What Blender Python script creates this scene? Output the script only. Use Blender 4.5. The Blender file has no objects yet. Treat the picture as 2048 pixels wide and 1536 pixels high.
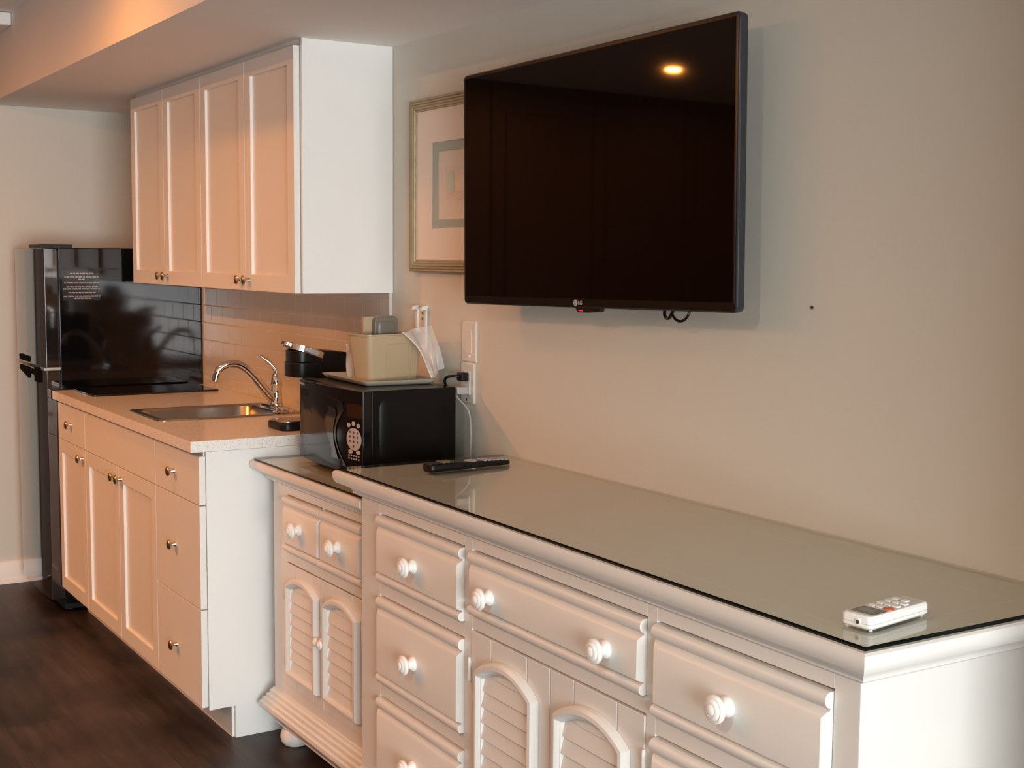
import bpy, bmesh, math, random
from mathutils import Vector, Matrix
random.seed(7)
S = bpy.context.scene
COL = S.collection
PI = math.pi

# ------------------------------------------------------------------ materials
def new_mat(name):
    m = bpy.data.materials.new(name); m.use_nodes = True
    nt = m.node_tree; b = nt.nodes['Principled BSDF']
    return m, nt, b

def mat(name, col, rough=0.5, metal=0.0, spec=0.5, var=0.0, vscale=6.0, bump=0.0, bscale=200.0, coat=0.0, emit=None, estr=0.0):
    m, nt, b = new_mat(name)
    b.inputs['Base Color'].default_value = (*col, 1)
    b.inputs['Roughness'].default_value = rough
    b.inputs['Metallic'].default_value = metal
    b.inputs['Specular IOR Level'].default_value = spec
    if coat: b.inputs['Coat Weight'].default_value = coat; b.inputs['Coat Roughness'].default_value = 0.05
    if emit: b.inputs['Emission Color'].default_value = (*emit, 1); b.inputs['Emission Strength'].default_value = estr
    tc = nt.nodes.new('ShaderNodeTexCoord')
    n = nt.nodes.new('ShaderNodeTexNoise'); n.inputs['Scale'].default_value = vscale; n.inputs['Detail'].default_value = 4
    nt.links.new(tc.outputs['Object'], n.inputs['Vector'])
    mx = nt.nodes.new('ShaderNodeMix'); mx.data_type = 'RGBA'
    mx.inputs['A'].default_value = (*[c * (1 - var) for c in col], 1)
    mx.inputs['B'].default_value = (*[min(1, c * (1 + var)) for c in col], 1)
    nt.links.new(n.outputs['Fac'], mx.inputs['Factor'])
    nt.links.new(mx.outputs['Result'], b.inputs['Base Color'])
    if bump:
        n2 = nt.nodes.new('ShaderNodeTexNoise'); n2.inputs['Scale'].default_value = bscale; n2.inputs['Detail'].default_value = 3
        nt.links.new(tc.outputs['Object'], n2.inputs['Vector'])
        bp = nt.nodes.new('ShaderNodeBump'); bp.inputs['Strength'].default_value = bump; bp.inputs['Distance'].default_value = 0.002
        nt.links.new(n2.outputs['Fac'], bp.inputs['Height']); nt.links.new(bp.outputs['Normal'], b.inputs['Normal'])
    return m

WALL = mat('greige_wall_paint', (0.655, 0.635, 0.57), 0.7, spec=0.3, var=0.03, vscale=1.5, bump=0.15, bscale=260)
LINEN = mat('white_linen', (0.88, 0.86, 0.83), 0.9, spec=0.1, var=0.02, vscale=4)
WALLF = mat('dark_brown_wall_paint', (0.055, 0.042, 0.034), 0.8, spec=0.2, var=0.03, vscale=1.5)
CEIL = mat('ceiling_paint', (0.90, 0.885, 0.87), 0.8, spec=0.2, var=0.03, vscale=2.0, bump=0.2, bscale=140)
TRIM = mat('white_trim_paint', (0.82, 0.81, 0.79), 0.4, var=0.02)
CAB = mat('white_cabinet_lacquer', (0.84, 0.83, 0.80), 0.38, var=0.01)
ENDP = mat('white_end_panel', (0.86, 0.86, 0.84), 0.45, var=0.01)
DRES = mat('antique_white_paint', (0.78, 0.76, 0.73), 0.33, var=0.02, vscale=3)
KNOBW = mat('white_turned_wood', (0.87, 0.86, 0.83), 0.28, var=0.01)
NICKEL = mat('brushed_nickel', (0.52, 0.47, 0.42), 0.28, 1.0, var=0.05, vscale=30)
CHROME = mat('polished_chrome', (0.82, 0.80, 0.78), 0.07, 1.0, var=0.01)
STEEL = mat('stainless_steel', (0.50, 0.47, 0.44), 0.26, 1.0, var=0.05, vscale=40)
BLACKG = mat('gloss_black_enamel', (0.004, 0.004, 0.005), 0.12, spec=0.4, var=0.1)
FRIDGE = mat('black_refrigerator_panel', (0.003, 0.003, 0.0038), 0.06, spec=0.38, var=0.1)
HANDB = mat('dull_black_handle', (0.004, 0.004, 0.004), 0.7, spec=0.03, var=0.1)
FRDOOR = mat('mirror_black_door', (0.014, 0.013, 0.012), 0.05, spec=1.0, var=0.05, coat=0.7)
BLACKP = mat('black_plastic', (0.006, 0.006, 0.006), 0.35, spec=0.3, var=0.1)
BLACKM = mat('matte_black_sheet', (0.004, 0.004, 0.004), 0.26, spec=0.2, var=0.1)
GLASSB = mat('black_ceramic_glass', (0.006, 0.006, 0.007), 0.06, spec=0.6, var=0.05)
SCREEN = mat('dark_screen', (0.0035, 0.0013, 0.0006), 0.03, spec=0.24, var=0.03)
BEZEL = mat('dark_bezel', (0.007, 0.005, 0.0045), 0.3, spec=0.25, var=0.05)
BEZSIDE = mat('charcoal_side_bezel', (0.028, 0.030, 0.036), 0.25, var=0.05)
GREYT = mat('grey_print', (0.42, 0.40, 0.39), 0.6, var=0.1)
KEYS = mat('warm_grey_keys', (0.46, 0.40, 0.38), 0.45, var=0.05)
INK = mat('dark_ink', (0.05, 0.045, 0.04), 0.6, var=0.05)
DOORGL = mat('smoked_door_glass', (0.016, 0.013, 0.012), 0.07, spec=0.7, var=0.05)
AMBER = mat('amber_display', (0.03, 0.012, 0.003), 0.08, spec=0.6, var=0.1)
IVORY = mat('ivory_plastic', (0.48, 0.37, 0.235), 0.36, var=0.03)
TRAYM = mat('cream_melamine', (0.50, 0.47, 0.39), 0.3, var=0.03)
PLATE = mat('almond_wall_plate', (0.74, 0.71, 0.66), 0.35, var=0.02)
WHITEP = mat('white_plastic', (0.82, 0.82, 0.80), 0.35, var=0.01)
GREYP = mat('grey_plug', (0.42, 0.42, 0.41), 0.4, var=0.03)
LCD = mat('grey_display_window', (0.10, 0.095, 0.085), 0.2, var=0.03)
REDB = mat('red_orange_button', (0.62, 0.11, 0.06), 0.4, var=0.03)
LED = mat('red_standby_light', (0.3, 0.01, 0.02), 0.3, emit=(1, 0.05, 0.1), estr=0.6)
GOLDF = mat('silvered_gold_frame', (0.36, 0.29, 0.17), 0.42, 0.25, var=0.25, vscale=25)
MATB = mat('cream_mat_board', (0.82, 0.77, 0.72), 0.85, spec=0.2, var=0.02)
MATG = mat('sage_mat_board', (0.42, 0.50, 0.48), 0.85, spec=0.2, var=0.02)
PAPER = mat('handmade_paper', (0.76, 0.73, 0.67), 0.9, spec=0.1, var=0.05, vscale=40)
PINKP = mat('rose_torn_paper', (0.76, 0.68, 0.62), 0.9, spec=0.1, var=0.12, vscale=60)
GREENP = mat('mint_torn_paper', (0.62, 0.72, 0.66), 0.9, spec=0.1, var=0.1, vscale=60)
PEACHP = mat('peach_torn_paper', (0.82, 0.74, 0.66), 0.9, spec=0.1, var=0.1, vscale=60)
WRAP = mat('grey_foil_wrap', (0.15, 0.135, 0.11), 0.34, spec=0.6, var=0.2, vscale=35)
CARD = mat('tan_card', (0.46, 0.34, 0.22), 0.7, var=0.05)
WOODD = mat('brown_door_wood', (0.05, 0.027, 0.017), 0.5, var=0.3, vscale=5)
CURT = mat('taupe_curtain_cloth', (0.34, 0.29, 0.23), 0.9, spec=0.1, var=0.1, vscale=20)
EDGE = mat('dark_green_glass_edge', (0.001, 0.004, 0.003), 0.15, spec=0.25, var=0.1)
LAMPE = mat('lamp_lens', (0.9, 0.8, 0.6), 0.4, emit=(1.0, 0.60, 0.26), estr=3)

def floor_mat():
    m, nt, b = new_mat('dark_vinyl_planks')
    tc = nt.nodes.new('ShaderNodeTexCoord')
    br = nt.nodes.new('ShaderNodeTexBrick'); br.inputs['Scale'].default_value = 1.0
    br.inputs['Brick Width'].default_value = 1.2; br.inputs['Row Height'].default_value = 0.18
    br.inputs['Mortar Size'].default_value = 0.0012; br.offset = 0.37; br.inputs['Bias'].default_value = 0.0
    br.inputs['Color1'].default_value = (0.030, 0.022, 0.0195, 1); br.inputs['Color2'].default_value = (0.058, 0.043, 0.037, 1)
    br.inputs['Mortar'].default_value = (0.012, 0.008, 0.006, 1)
    nt.links.new(tc.outputs['Object'], br.inputs['Vector'])
    mp = nt.nodes.new('ShaderNodeMapping'); mp.inputs['Scale'].default_value = (1.6, 16, 1)
    nt.links.new(tc.outputs['Object'], mp.inputs['Vector'])
    n = nt.nodes.new('ShaderNodeTexNoise'); n.inputs['Scale'].default_value = 1.6; n.inputs['Detail'].default_value = 8; n.inputs['Roughness'].default_value = 0.65
    nt.links.new(mp.outputs['Vector'], n.inputs['Vector'])
    n3 = nt.nodes.new('ShaderNodeTexNoise'); n3.inputs['Scale'].default_value = 3.2; n3.inputs['Detail'].default_value = 5
    nt.links.new(tc.outputs['Object'], n3.inputs['Vector'])
    rp = nt.nodes.new('ShaderNodeValToRGB'); rp.color_ramp.elements[0].position = 0.3; rp.color_ramp.elements[0].color = (0.34, 0.30, 0.28, 1)
    rp.color_ramp.elements[1].position = 0.72; rp.color_ramp.elements[1].color = (1.6, 1.55, 1.5, 1)
    nt.links.new(n.outputs['Fac'], rp.inputs['Fac'])
    rp2 = nt.nodes.new('ShaderNodeValToRGB'); rp2.color_ramp.elements[0].position = 0.36; rp2.color_ramp.elements[0].color = (0.42, 0.38, 0.36, 1)
    rp2.color_ramp.elements[1].position = 0.6; rp2.color_ramp.elements[1].color = (1.1, 1.1, 1.1, 1)
    nt.links.new(n3.outputs['Fac'], rp2.inputs['Fac'])
    mx = nt.nodes.new('ShaderNodeMix'); mx.data_type = 'RGBA'; mx.blend_type = 'MULTIPLY'; mx.inputs['Factor'].default_value = 1
    nt.links.new(br.outputs['Color'], mx.inputs['A']); nt.links.new(rp.outputs['Color'], mx.inputs['B'])
    mx2 = nt.nodes.new('ShaderNodeMix'); mx2.data_type = 'RGBA'; mx2.blend_type = 'MULTIPLY'; mx2.inputs['Factor'].default_value = 1
    nt.links.new(mx.outputs['Result'], mx2.inputs['A']); nt.links.new(rp2.outputs['Color'], mx2.inputs['B'])
    nt.links.new(mx2.outputs['Result'], b.inputs['Base Color'])
    b.inputs['Roughness'].default_value = 0.42; b.inputs['Specular IOR Level'].default_value = 0.35
    bp = nt.nodes.new('ShaderNodeBump'); bp.inputs['Strength'].default_value = 0.25; bp.inputs['Distance'].default_value = 0.002
    nt.links.new(n.outputs['Fac'], bp.inputs['Height']); nt.links.new(bp.outputs['Normal'], b.inputs['Normal'])
    return m

def tile_mat():
    m, nt, b = new_mat('glazed_subway_tile')
    tc = nt.nodes.new('ShaderNodeTexCoord')
    sp = nt.nodes.new('ShaderNodeSeparateXYZ'); cb = nt.nodes.new('ShaderNodeCombineXYZ')
    nt.links.new(tc.outputs['Object'], sp.inputs[0])
    nt.links.new(sp.outputs['X'], cb.inputs['X']); nt.links.new(sp.outputs['Z'], cb.inputs['Y'])
    mp = nt.nodes.new('ShaderNodeMapping'); mp.inputs['Location'].default_value = (0.033, 0.0289 + 0.0007, 0)
    nt.links.new(cb.outputs[0], mp.inputs['Vector'])
    br = nt.nodes.new('ShaderNodeTexBrick'); br.inputs['Scale'].default_value = 1.0; br.offset = 0.5
    br.inputs['Brick Width'].default_value = 0.1375; br.inputs['Row Height'].default_value = 0.0729
    br.inputs['Mortar Size'].default_value = 0.0011; br.inputs['Mortar Smooth'].default_value = 0.3
    br.inputs['Color1'].default_value = (0.70, 0.66, 0.61, 1); br.inputs['Color2'].default_value = (0.73, 0.69, 0.64, 1)
    br.inputs['Mortar'].default_value = (0.80, 0.77, 0.72, 1)
    nt.links.new(mp.outputs['Vector'], br.inputs['Vector'])
    nt.links.new(br.outputs['Color'], b.inputs['Base Color'])
    rr = nt.nodes.new('ShaderNodeMapRange'); rr.inputs['To Min'].default_value = 0.10; rr.inputs['To Max'].default_value = 0.6
    nt.links.new(br.outputs['Fac'], rr.inputs['Value']); nt.links.new(rr.outputs['Result'], b.inputs['Roughness'])
    bp = nt.nodes.new('ShaderNodeBump'); bp.invert = True; bp.inputs['Strength'].default_value = 0.5; bp.inputs['Distance'].default_value = 0.0015
    br2 = nt.nodes.new('ShaderNodeTexBrick'); br2.inputs['Scale'].default_value = 1.0; br2.offset = 0.5
    for k, v in (('Brick Width', 0.1375), ('Row Height', 0.0729), ('Mortar Size', 0.0028), ('Mortar Smooth', 1.0)): br2.inputs[k].default_value = v
    nt.links.new(mp.outputs['Vector'], br2.inputs['Vector'])
    nt.links.new(br2.outputs['Fac'], bp.inputs['Height']); nt.links.new(bp.outputs['Normal'], b.inputs['Normal'])
    return m

def quartz_mat():
    m, nt, b = new_mat('speckled_quartz')
    tc = nt.nodes.new('ShaderNodeTexCoord')
    v = nt.nodes.new('ShaderNodeTexVoronoi'); v.inputs['Scale'].default_value = 420
    nt.links.new(tc.outputs['Object'], v.inputs['Vector'])
    n = nt.nodes.new('ShaderNodeTexNoise'); n.inputs['Scale'].default_value = 260; n.inputs['Detail'].default_value = 2
    nt.links.new(tc.outputs['Object'], n.inputs['Vector'])
    r1 = nt.nodes.new('ShaderNodeValToRGB'); e = r1.color_ramp.elements
    e[0].position = 0.29; e[0].color = (0.34, 0.29, 0.24, 1); e[1].position = 0.37; e[1].color = (0.92, 0.89, 0.85, 1)
    nt.links.new(n.outputs['Fac'], r1.inputs['Fac'])
    sc = nt.nodes.new('ShaderNodeSeparateColor'); nt.links.new(v.outputs['Color'], sc.inputs[0])
    r2 = nt.nodes.new('ShaderNodeValToRGB'); r2.color_ramp.interpolation = 'CONSTANT'; e = r2.color_ramp.elements
    e[0].position = 0; e[0].color = (0.62, 0.56, 0.48, 1); e[1].position = 0.12; e[1].color = (1, 1, 1, 1)
    nt.links.new(sc.outputs[0], r2.inputs['Fac'])
    mx = nt.nodes.new('ShaderNodeMix'); mx.data_type = 'RGBA'; mx.blend_type = 'MULTIPLY'; mx.inputs['Factor'].default_value = 0.45
    nt.links.new(r1.outputs['Color'], mx.inputs['A']); nt.links.new(r2.outputs['Color'], mx.inputs['B'])
    nt.links.new(mx.outputs['Result'], b.inputs['Base Color']); b.inputs['Roughness'].default_value = 0.16
    return m

def sheet_glass():
    m = bpy.data.materials.new('clear_sheet_glass'); m.use_nodes = True
    nt = m.node_tree; nt.nodes.clear()
    out = nt.nodes.new('ShaderNodeOutputMaterial')
    tr = nt.nodes.new('ShaderNodeBsdfTransparent'); tr.inputs['Color'].default_value = (0.905, 0.91, 0.875, 1)
    gl = nt.nodes.new('ShaderNodeBsdfGlossy'); gl.inputs['Roughness'].default_value = 0.03; gl.inputs['Color'].default_value = (1, 1, 1, 1)
    fr = nt.nodes.new('ShaderNodeFresnel'); fr.inputs['IOR'].default_value = 1.5
    tc = nt.nodes.new('ShaderNodeTexCoord')
    n = nt.nodes.new('ShaderNodeTexNoise'); n.inputs['Scale'].default_value = 5; n.inputs['Detail'].default_value = 5
    nt.links.new(tc.outputs['Object'], n.inputs['Vector'])
    mr = nt.nodes.new('ShaderNodeMapRange'); mr.inputs['To Min'].default_value = 0.015; mr.inputs['To Max'].default_value = 0.06
    nt.links.new(n.outputs['Fac'], mr.inputs['Value']); nt.links.new(mr.outputs['Result'], gl.inputs['Roughness'])
    mx = nt.nodes.new('ShaderNodeMixShader')
    ge = nt.nodes.new('ShaderNodeNewGeometry'); iv = nt.nodes.new('ShaderNodeMath'); iv.operation = 'SUBTRACT'; iv.inputs[0].default_value = 1
    nt.links.new(ge.outputs['Backfacing'], iv.inputs[1])
    ml = nt.nodes.new('ShaderNodeMath'); ml.operation = 'MULTIPLY'
    nt.links.new(fr.outputs[0], ml.inputs[0]); nt.links.new(iv.outputs[0], ml.inputs[1])     # reflect at the outer face only
    nt.links.new(ml.outputs[0], mx.inputs[0]); nt.links.new(tr.outputs[0], mx.inputs[1]); nt.links.new(gl.outputs[0], mx.inputs[2])
    nt.links.new(mx.outputs[0], out.inputs['Surface'])
    return m

def film(name, col, a):
    m = bpy.data.materials.new(name); m.use_nodes = True
    nt = m.node_tree; nt.nodes.clear()
    out = nt.nodes.new('ShaderNodeOutputMaterial')
    tr = nt.nodes.new('ShaderNodeBsdfTransparent')
    p = nt.nodes.new('ShaderNodeBsdfPrincipled'); p.inputs['Base Color'].default_value = (*col, 1); p.inputs['Roughness'].default_value = 0.3
    tc = nt.nodes.new('ShaderNodeTexCoord')
    n = nt.nodes.new('ShaderNodeTexNoise'); n.inputs['Scale'].default_value = 30; nt.links.new(tc.outputs['Object'], n.inputs['Vector'])
    mr = nt.nodes.new('ShaderNodeMapRange'); mr.inputs['To Min'].default_value = a - 0.12; mr.inputs['To Max'].default_value = a + 0.12
    nt.links.new(n.outputs['Fac'], mr.inputs['Value'])
    mx = nt.nodes.new('ShaderNodeMixShader'); nt.links.new(mr.outputs['Result'], mx.inputs[0])
    nt.links.new(tr.outputs[0], mx.inputs[1]); nt.links.new(p.outputs[0], mx.inputs[2]); nt.links.new(mx.outputs[0], out.inputs['Surface'])
    return m

FLOOR = floor_mat(); TILE = tile_mat(); QUARTZ = quartz_mat(); PANE = sheet_glass()
BAG = film('thin_clear_bag_film', (0.80, 0.76, 0.74), 0.50)
WINGL = film('window_glass', (0.8, 0.9, 0.95), 0.13)

# ------------------------------------------------------------------ mesh builder
class MB:
    def __init__(s): s.v = []; s.f = []; s.m = []
    def add(s, vs, fs, m=0):
        o = len(s.v); s.v += [Vector(p) for p in vs]
        for f in fs: s.f.append([i + o for i in f]); s.m.append(m)
        return s
    def box(s, x0, x1, y0, y1, z0, z1, m=0):
        return s.add([(x0,y0,z0),(x1,y0,z0),(x1,y1,z0),(x0,y1,z0),(x0,y0,z1),(x1,y0,z1),(x1,y1,z1),(x0,y1,z1)],
              [(3,2,1,0),(4,5,6,7),(0,1,5,4),(1,2,6,5),(2,3,7,6),(3,0,4,7)], m)
    def prism(s, pts, axis, a, b, m=0, mcap=None):
        """closed 2D outline swept along an axis; pts are (u,v): x->(y,z), y->(x,z), z->(x,y)"""
        def P(u, v, t): return {'x': (t,u,v), 'y': (u,t,v), 'z': (u,v,t)}[axis]
        n = len(pts); vs = [P(u,v,a) for u,v in pts] + [P(u,v,b) for u,v in pts]
        fs = [(i,(i+1)%n,n+(i+1)%n,n+i) for i in range(n)]
        s.add(vs, fs, m)
        o = len(s.v) - 2*n
        for f in (list(range(n))[::-1], list(range(n,2*n))): s.f.append([i+o for i in f]); s.m.append(m if mcap is None else mcap)
        return s
    def rings(s, rings, m=0, closed=True, cap0=True, cap1=True):
        n = len(rings[0]); vs = [p for r in rings for p in r]; fs = []
        for k in range(len(rings)-1):
            for i in range(n if closed else n-1):
                j = (i+1) % n; fs.append((k*n+i, k*n+j, (k+1)*n+j, (k+1)*n+i))
        if cap0: fs.append(tuple(range(n))[::-1])
        if cap1: fs.append(tuple(range((len(rings)-1)*n, len(rings)*n)))
        return s.add(vs, fs, m)
    def lathe(s, prof, c, axis=(0,0,1), n=24, m=0):
        """prof: (radius, height along axis)"""
        q = Vector((0,0,1)).rotation_difference(Vector(axis).normalized()); c = Vector(c); R = []
        for r, h in prof:
            r = max(r, 1e-5)
            R.append([c + q @ Vector((r*math.cos(2*PI*i/n), r*math.sin(2*PI*i/n), h)) for i in range(n)])
        return s.rings(R, m)
    def tube(s, path, r, n=10, m=0):
        P = [Vector(p) for p in path]; R = []; up = None
        for i, p in enumerate(P):
            d = (P[min(i+1,len(P)-1)] - P[max(i-1,0)]).normalized()
            if up is None: up = d.orthogonal().normalized()
            up = (up - d*up.dot(d)).normalized(); w = d.cross(up)
            rr = r[i] if isinstance(r, (list, tuple)) else r
            R.append([p + (up*math.cos(2*PI*k/n) + w*math.sin(2*PI*k/n))*rr for k in range(n)])
        return s.rings(R, m)
    def usweep(s, x0, x1, yf, yb, prof, m=0):
        """moulding round front and both ends: prof = (outward offset, z)"""
        R = [[(x0-o,yb,z),(x0-o,yf-o,z),(x1+o,yf-o,z),(x1+o,yb,z)] for o, z in prof]
        return s.rings(R, m)
    def xf(s, M, start=0):
        for i in range(start, len(s.v)): s.v[i] = M @ s.v[i]
        return s

def rrect(u0, u1, v0, v1, r, n=6):
    pts = []
    for cu, cv, a in ((u1-r,v0+r,-PI/2),(u1-r,v1-r,0),(u0+r,v1-r,PI/2),(u0+r,v0+r,PI)):
        for k in range(n+1): t = a + PI/2*k/n; pts.append((cu+r*math.cos(t), cv+r*math.sin(t)))
    return pts
def smoothpath(pts, n=8):
    P = [Vector(p) for p in pts]; P = [P[0]*2-P[1]] + P + [P[-1]*2-P[-2]]; out = []
    for i in range(1, len(P)-2):
        for k in range(n):
            t = k/n; a,b,c,d = P[i-1:i+3]
            out.append(0.5*((2*b)+(c-a)*t+(2*a-5*b+4*c-d)*t*t+(3*b-a-3*c+d)*t**3))
    return out + [P[-2]]

BASE = {}
def root_of(o):
    while o.parent: o = o.parent
    return o
def link_obj(name, me, parent=None, loc=(0,0,0), bev=0, seg=2):
    o = bpy.data.objects.new(name, me); COL.objects.link(o); o.location = loc
    if parent: o.parent = parent
    if bev:
        md = o.modifiers.new('round', 'BEVEL'); md.width = bev; md.segments = seg; md.limit_method = 'ANGLE'; md.angle_limit = math.radians(40); md.harden_normals = True
    return o
def mesh_of(name, mb, mats, off=(0,0,0), ang=40):
    me = bpy.data.meshes.new(name); off = Vector(off)
    me.from_pydata([tuple(v-off) for v in mb.v], [], mb.f)
    for m in (mats if isinstance(mats, (list,tuple)) else [mats]): me.materials.append(m)
    me.polygons.foreach_set('material_index', mb.m)
    bm = bmesh.new(); bm.from_mesh(me); bmesh.ops.recalc_face_normals(bm, faces=bm.faces); bm.to_mesh(me); bm.free()
    me.polygons.foreach_set('use_smooth', [True]*len(me.polygons)); me.set_sharp_from_angle(angle=math.radians(ang)); me.update()
    return me
def part(name, mb, mats, parent, bev=0, seg=2, ang=40, label=None):
    """vertices given in the frame of the thing's own root (world, if the root has no rotation)"""
    o = link_obj(name, mesh_of(name, mb, mats, BASE[root_of(parent).name], ang), parent, bev=bev, seg=seg)
    if label: o['label'] = label
    return o
def thing(name, label, cat, loc=(0,0,0), rotz=0, group=None, local=False):
    o = bpy.data.objects.new(name, None); COL.objects.link(o); o.location = loc; o.rotation_euler = (0,0,rotz); o.empty_display_size = 0.1
    o['label'] = label; o['category'] = cat
    if group: o['group'] = group
    BASE[o.name] = Vector((0,0,0)) if local else Vector(loc)
    return o
def single(name, mb, mats, label, cat, loc=(0,0,0), bev=0, seg=2, ang=40, group=None):
    o = link_obj(name, mesh_of(name, mb, mats, loc, ang), None, loc, bev, seg); BASE[o.name] = Vector(loc)
    o['label'] = label; o['category'] = cat
    if group: o['group'] = group
    return o
def struct(name, mb, mats, bev=0):
    o = link_obj(name, mesh_of(name, mb, mats), bev=bev); o['kind'] = 'structure'; BASE[o.name] = Vector((0,0,0)); return o
def lettering(name, txt, size, mat_, parent, M, align='LEFT', depth=0.0004):
    cu = bpy.data.curves.new(name, 'FONT'); cu.body = txt; cu.size = size; cu.extrude = depth; cu.align_x = align
    t = bpy.data.objects.new(name+'_src', cu); COL.objects.link(t)
    dg = bpy.context.evaluated_depsgraph_get(); me = bpy.data.meshes.new_from_object(t.evaluated_get(dg))
    bpy.data.objects.remove(t); bpy.data.curves.remove(cu)
    me.transform(M); me.transform(Matrix.Translation(-BASE[root_of(parent).name])); me.materials.clear(); me.materials.append(mat_); me.name = name
    return link_obj(name, me, parent)
FRONT = Matrix.Rotation(PI/2, 4, 'X')                 # text reading on a surface that faces -y
RIGHT = Matrix.Rotation(PI/2, 4, 'Z') @ FRONT         # text reading on a surface that faces +x

# ------------------------------------------------------------------ the room
XL, XR, YF, ZC, ZS, YS = -2.34, 8.2, -4.6, 2.405, 2.095, -0.7256
struct('floor', MB().box(XL-.1, XR+.1, YF-.1, .1, -.08, 0), FLOOR)
struct('ceiling', MB().box(XL-.1, XR+.1, YF-.1, YS, ZC, ZC+.1), CEIL)
sof = MB().box(XL, XR, YS, 0, ZS, ZC+.1)
# underside and kitchen-side face: dropped soffit over the counter run
struct('trim_1', sof, CEIL)
struct('wall_back', MB().box(XL-.1, XR+.1, 0, .1, 0, ZC+.1), WALL)
struct('wall_left', MB().box(XL-.1, XL, YF, 0, 0, ZC+.1), WALL)
struct('wall_front', MB().box(XL-.1, XR+.1, YF-.1, YF, 0, ZC+.1), WALLF)
WY0, WY1, WZ0, WZ1 = -3.8, -0.60, 0.06, 2.20
w = MB().box(XR, XR+.1, YF, WY0, 0, ZC+.1).box(XR, XR+.1, WY1, 0, 0, ZC+.1).box(XR, XR+.1, WY0, WY1, 0, WZ0).box(XR, XR+.1, WY0, WY1, WZ1, ZC+.1)
struct('wall_right', w, WALL)
w = MB()
for a, b, c, d in ((WY0,WY0+.06,WZ0,WZ1),(WY1-.06,WY1,WZ0,WZ1),((WY0+WY1)/2-.04,(WY0+WY1)/2+.04,WZ0,WZ1)): w.box(XR+.01, XR+.07, a, b, c, d)
w.box(XR+.01, XR+.07, WY0, WY1, WZ0, WZ0+.06).box(XR+.01, XR+.07, WY0, WY1, WZ1-.06, WZ1)
win = struct('window_1', w, TRIM)
p = link_obj('window_pane', mesh_of('window_pane', MB().box(XR+.035, XR+.041, WY0+.05, WY1-.05, WZ0+.05, WZ1-.05), WINGL), win)
struct('baseboard_left', MB().prism([(XL,0),(XL+.026,0),(XL+.025,.014),(XL+.014,.020),(XL+.014,.09),(XL+.009,.098),(XL,.098)], 'y', -.80, -.03), TRIM)
d = MB()
for k in range(5):                                    # unseen dark closet doors, widened and raised so the screen reflects dark
    y1 = -.86-.70*k; d.box(XL, XL+.03, y1-.694, y1, .01, ZC-.002)
    for z0, z1 in ((.14,1.02),(1.14,2.24)): d.box(XL+.03, XL+.038, y1-.60, y1-.09, z0, z1)
struct('door_1', d, WOODD, bev=.004)
struct('trim_2', MB().box(XL, XL+.036, -.86, -.80, 0, ZC), WOODD, bev=.003)

# ------------------------------------------------------------------ refrigerator
fr = thing('refrigerator', 'glossy black refrigerator with top freezer beside the white base cabinets', 'refrigerator', (-1.97, -.32, 0))
FX0, FX1 = -2.235, -1.702
part('body', MB().box(FX0, FX1, -.598, -.012, .035, 1.483), FRIDGE, fr, bev=.004)
def fr_door(z0, z1):
    pts = [(FX0, -.602), (FX0, -.650)]
    for k in range(13):
        t = k/12; x = FX0 + (FX1-FX0)*t; pts.append((x, -.652 - .010*math.sin(PI*t)**0.6 if 0 < t < 1 else -.652))
    pts += [(FX1, -.602)]
    return MB().prism(pts, 'z', z0, z1)
fz = part('freezer_door', fr_door(1.006, 1.478), FRDOOR, fr, bev=.006, seg=3)
fd = part('fridge_door', fr_door(.060, .994), FRDOOR, fr, bev=.006, seg=3)
part('gasket', MB().box(FX0+.008, FX1-.008, -.603, -.597, .07, 1.47), BLACKP, fr)
def pocket(z0, z1, flip):
    h = MB(); x0, x1 = -2.125, -1.955
    pr_ = [(x0, z0), (x1, z0), (x1, z1), (x0, z1)] if not flip else [(x0, z0+.028), (x1, z0), (x1, z1), (x0, z1)]
    h.prism(pr_, 'y', -.668, -.655)
    return h
part('handle', pocket(1.012, 1.036, False), HANDB, fz, bev=.002)
hh = pocket(.944, .990, True); hh.prism([(-1.96,.970),(-1.84,.963),(-1.84,.985),(-1.96,.988)], 'y', -.668, -.655)
hh.box(-1.85, -1.775, -.668, -.655, .94, .998)
part('handle', hh, HANDB, fd, bev=.002)
part('hinge_cover', MB().box(-1.90, FX1+.002, -.665, -.54, 1.481, 1.496), BLACKP, fr, bev=.003)
part('hinge', MB().box(FX1-.06, FX1+.004, -.662, -.598, .994, 1.006).lathe([(.008,0),(.008,.02)], (FX1-.012,-.63,.99)), STEEL, fr)
part('kickplate', MB().box(FX0+.01, FX1-.01, -.60, -.02, .012, .05), BLACKP, fr)
for x in (FX0+.05, FX1-.05):
    for y in (-.57, -.06): part('foot', MB().lathe([(.018,0),(.02,.004),(.016,.02)], (x,y,0)), BLACKP, fr)
lab = part('notice', MB().box(FX1, FX1+.0006, -.582, -.435, 1.272, 1.392), mat('grey_notice_film', (0.014,0.014,0.015), 0.12, var=0.05), fr, label='translucent printed notice on the side')
t = MB()
rows = [(1.381,-.552,-.461,1),(1.367,-.574,-.441,1),(1.358,-.520,-.495,1),(1.343,-.576,-.438,1),(1.327,-.567,-.444,1),(1.319,-.580,-.436,1),(1.304,-.560,-.452,1),(1.289,-.579,-.432,1),(1.281,-.538,-.470,1)]
for z, y0, y1, _ in rows:
    y = y0
    while y < y1-.003:
        L = min(random.uniform(.006,.016), y1-y); t.box(FX1+.0006, FX1+.0010, y, y+L, z-.0022, z+.0022); y += L+.003
part('print', t, GREYT, lab)

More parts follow.
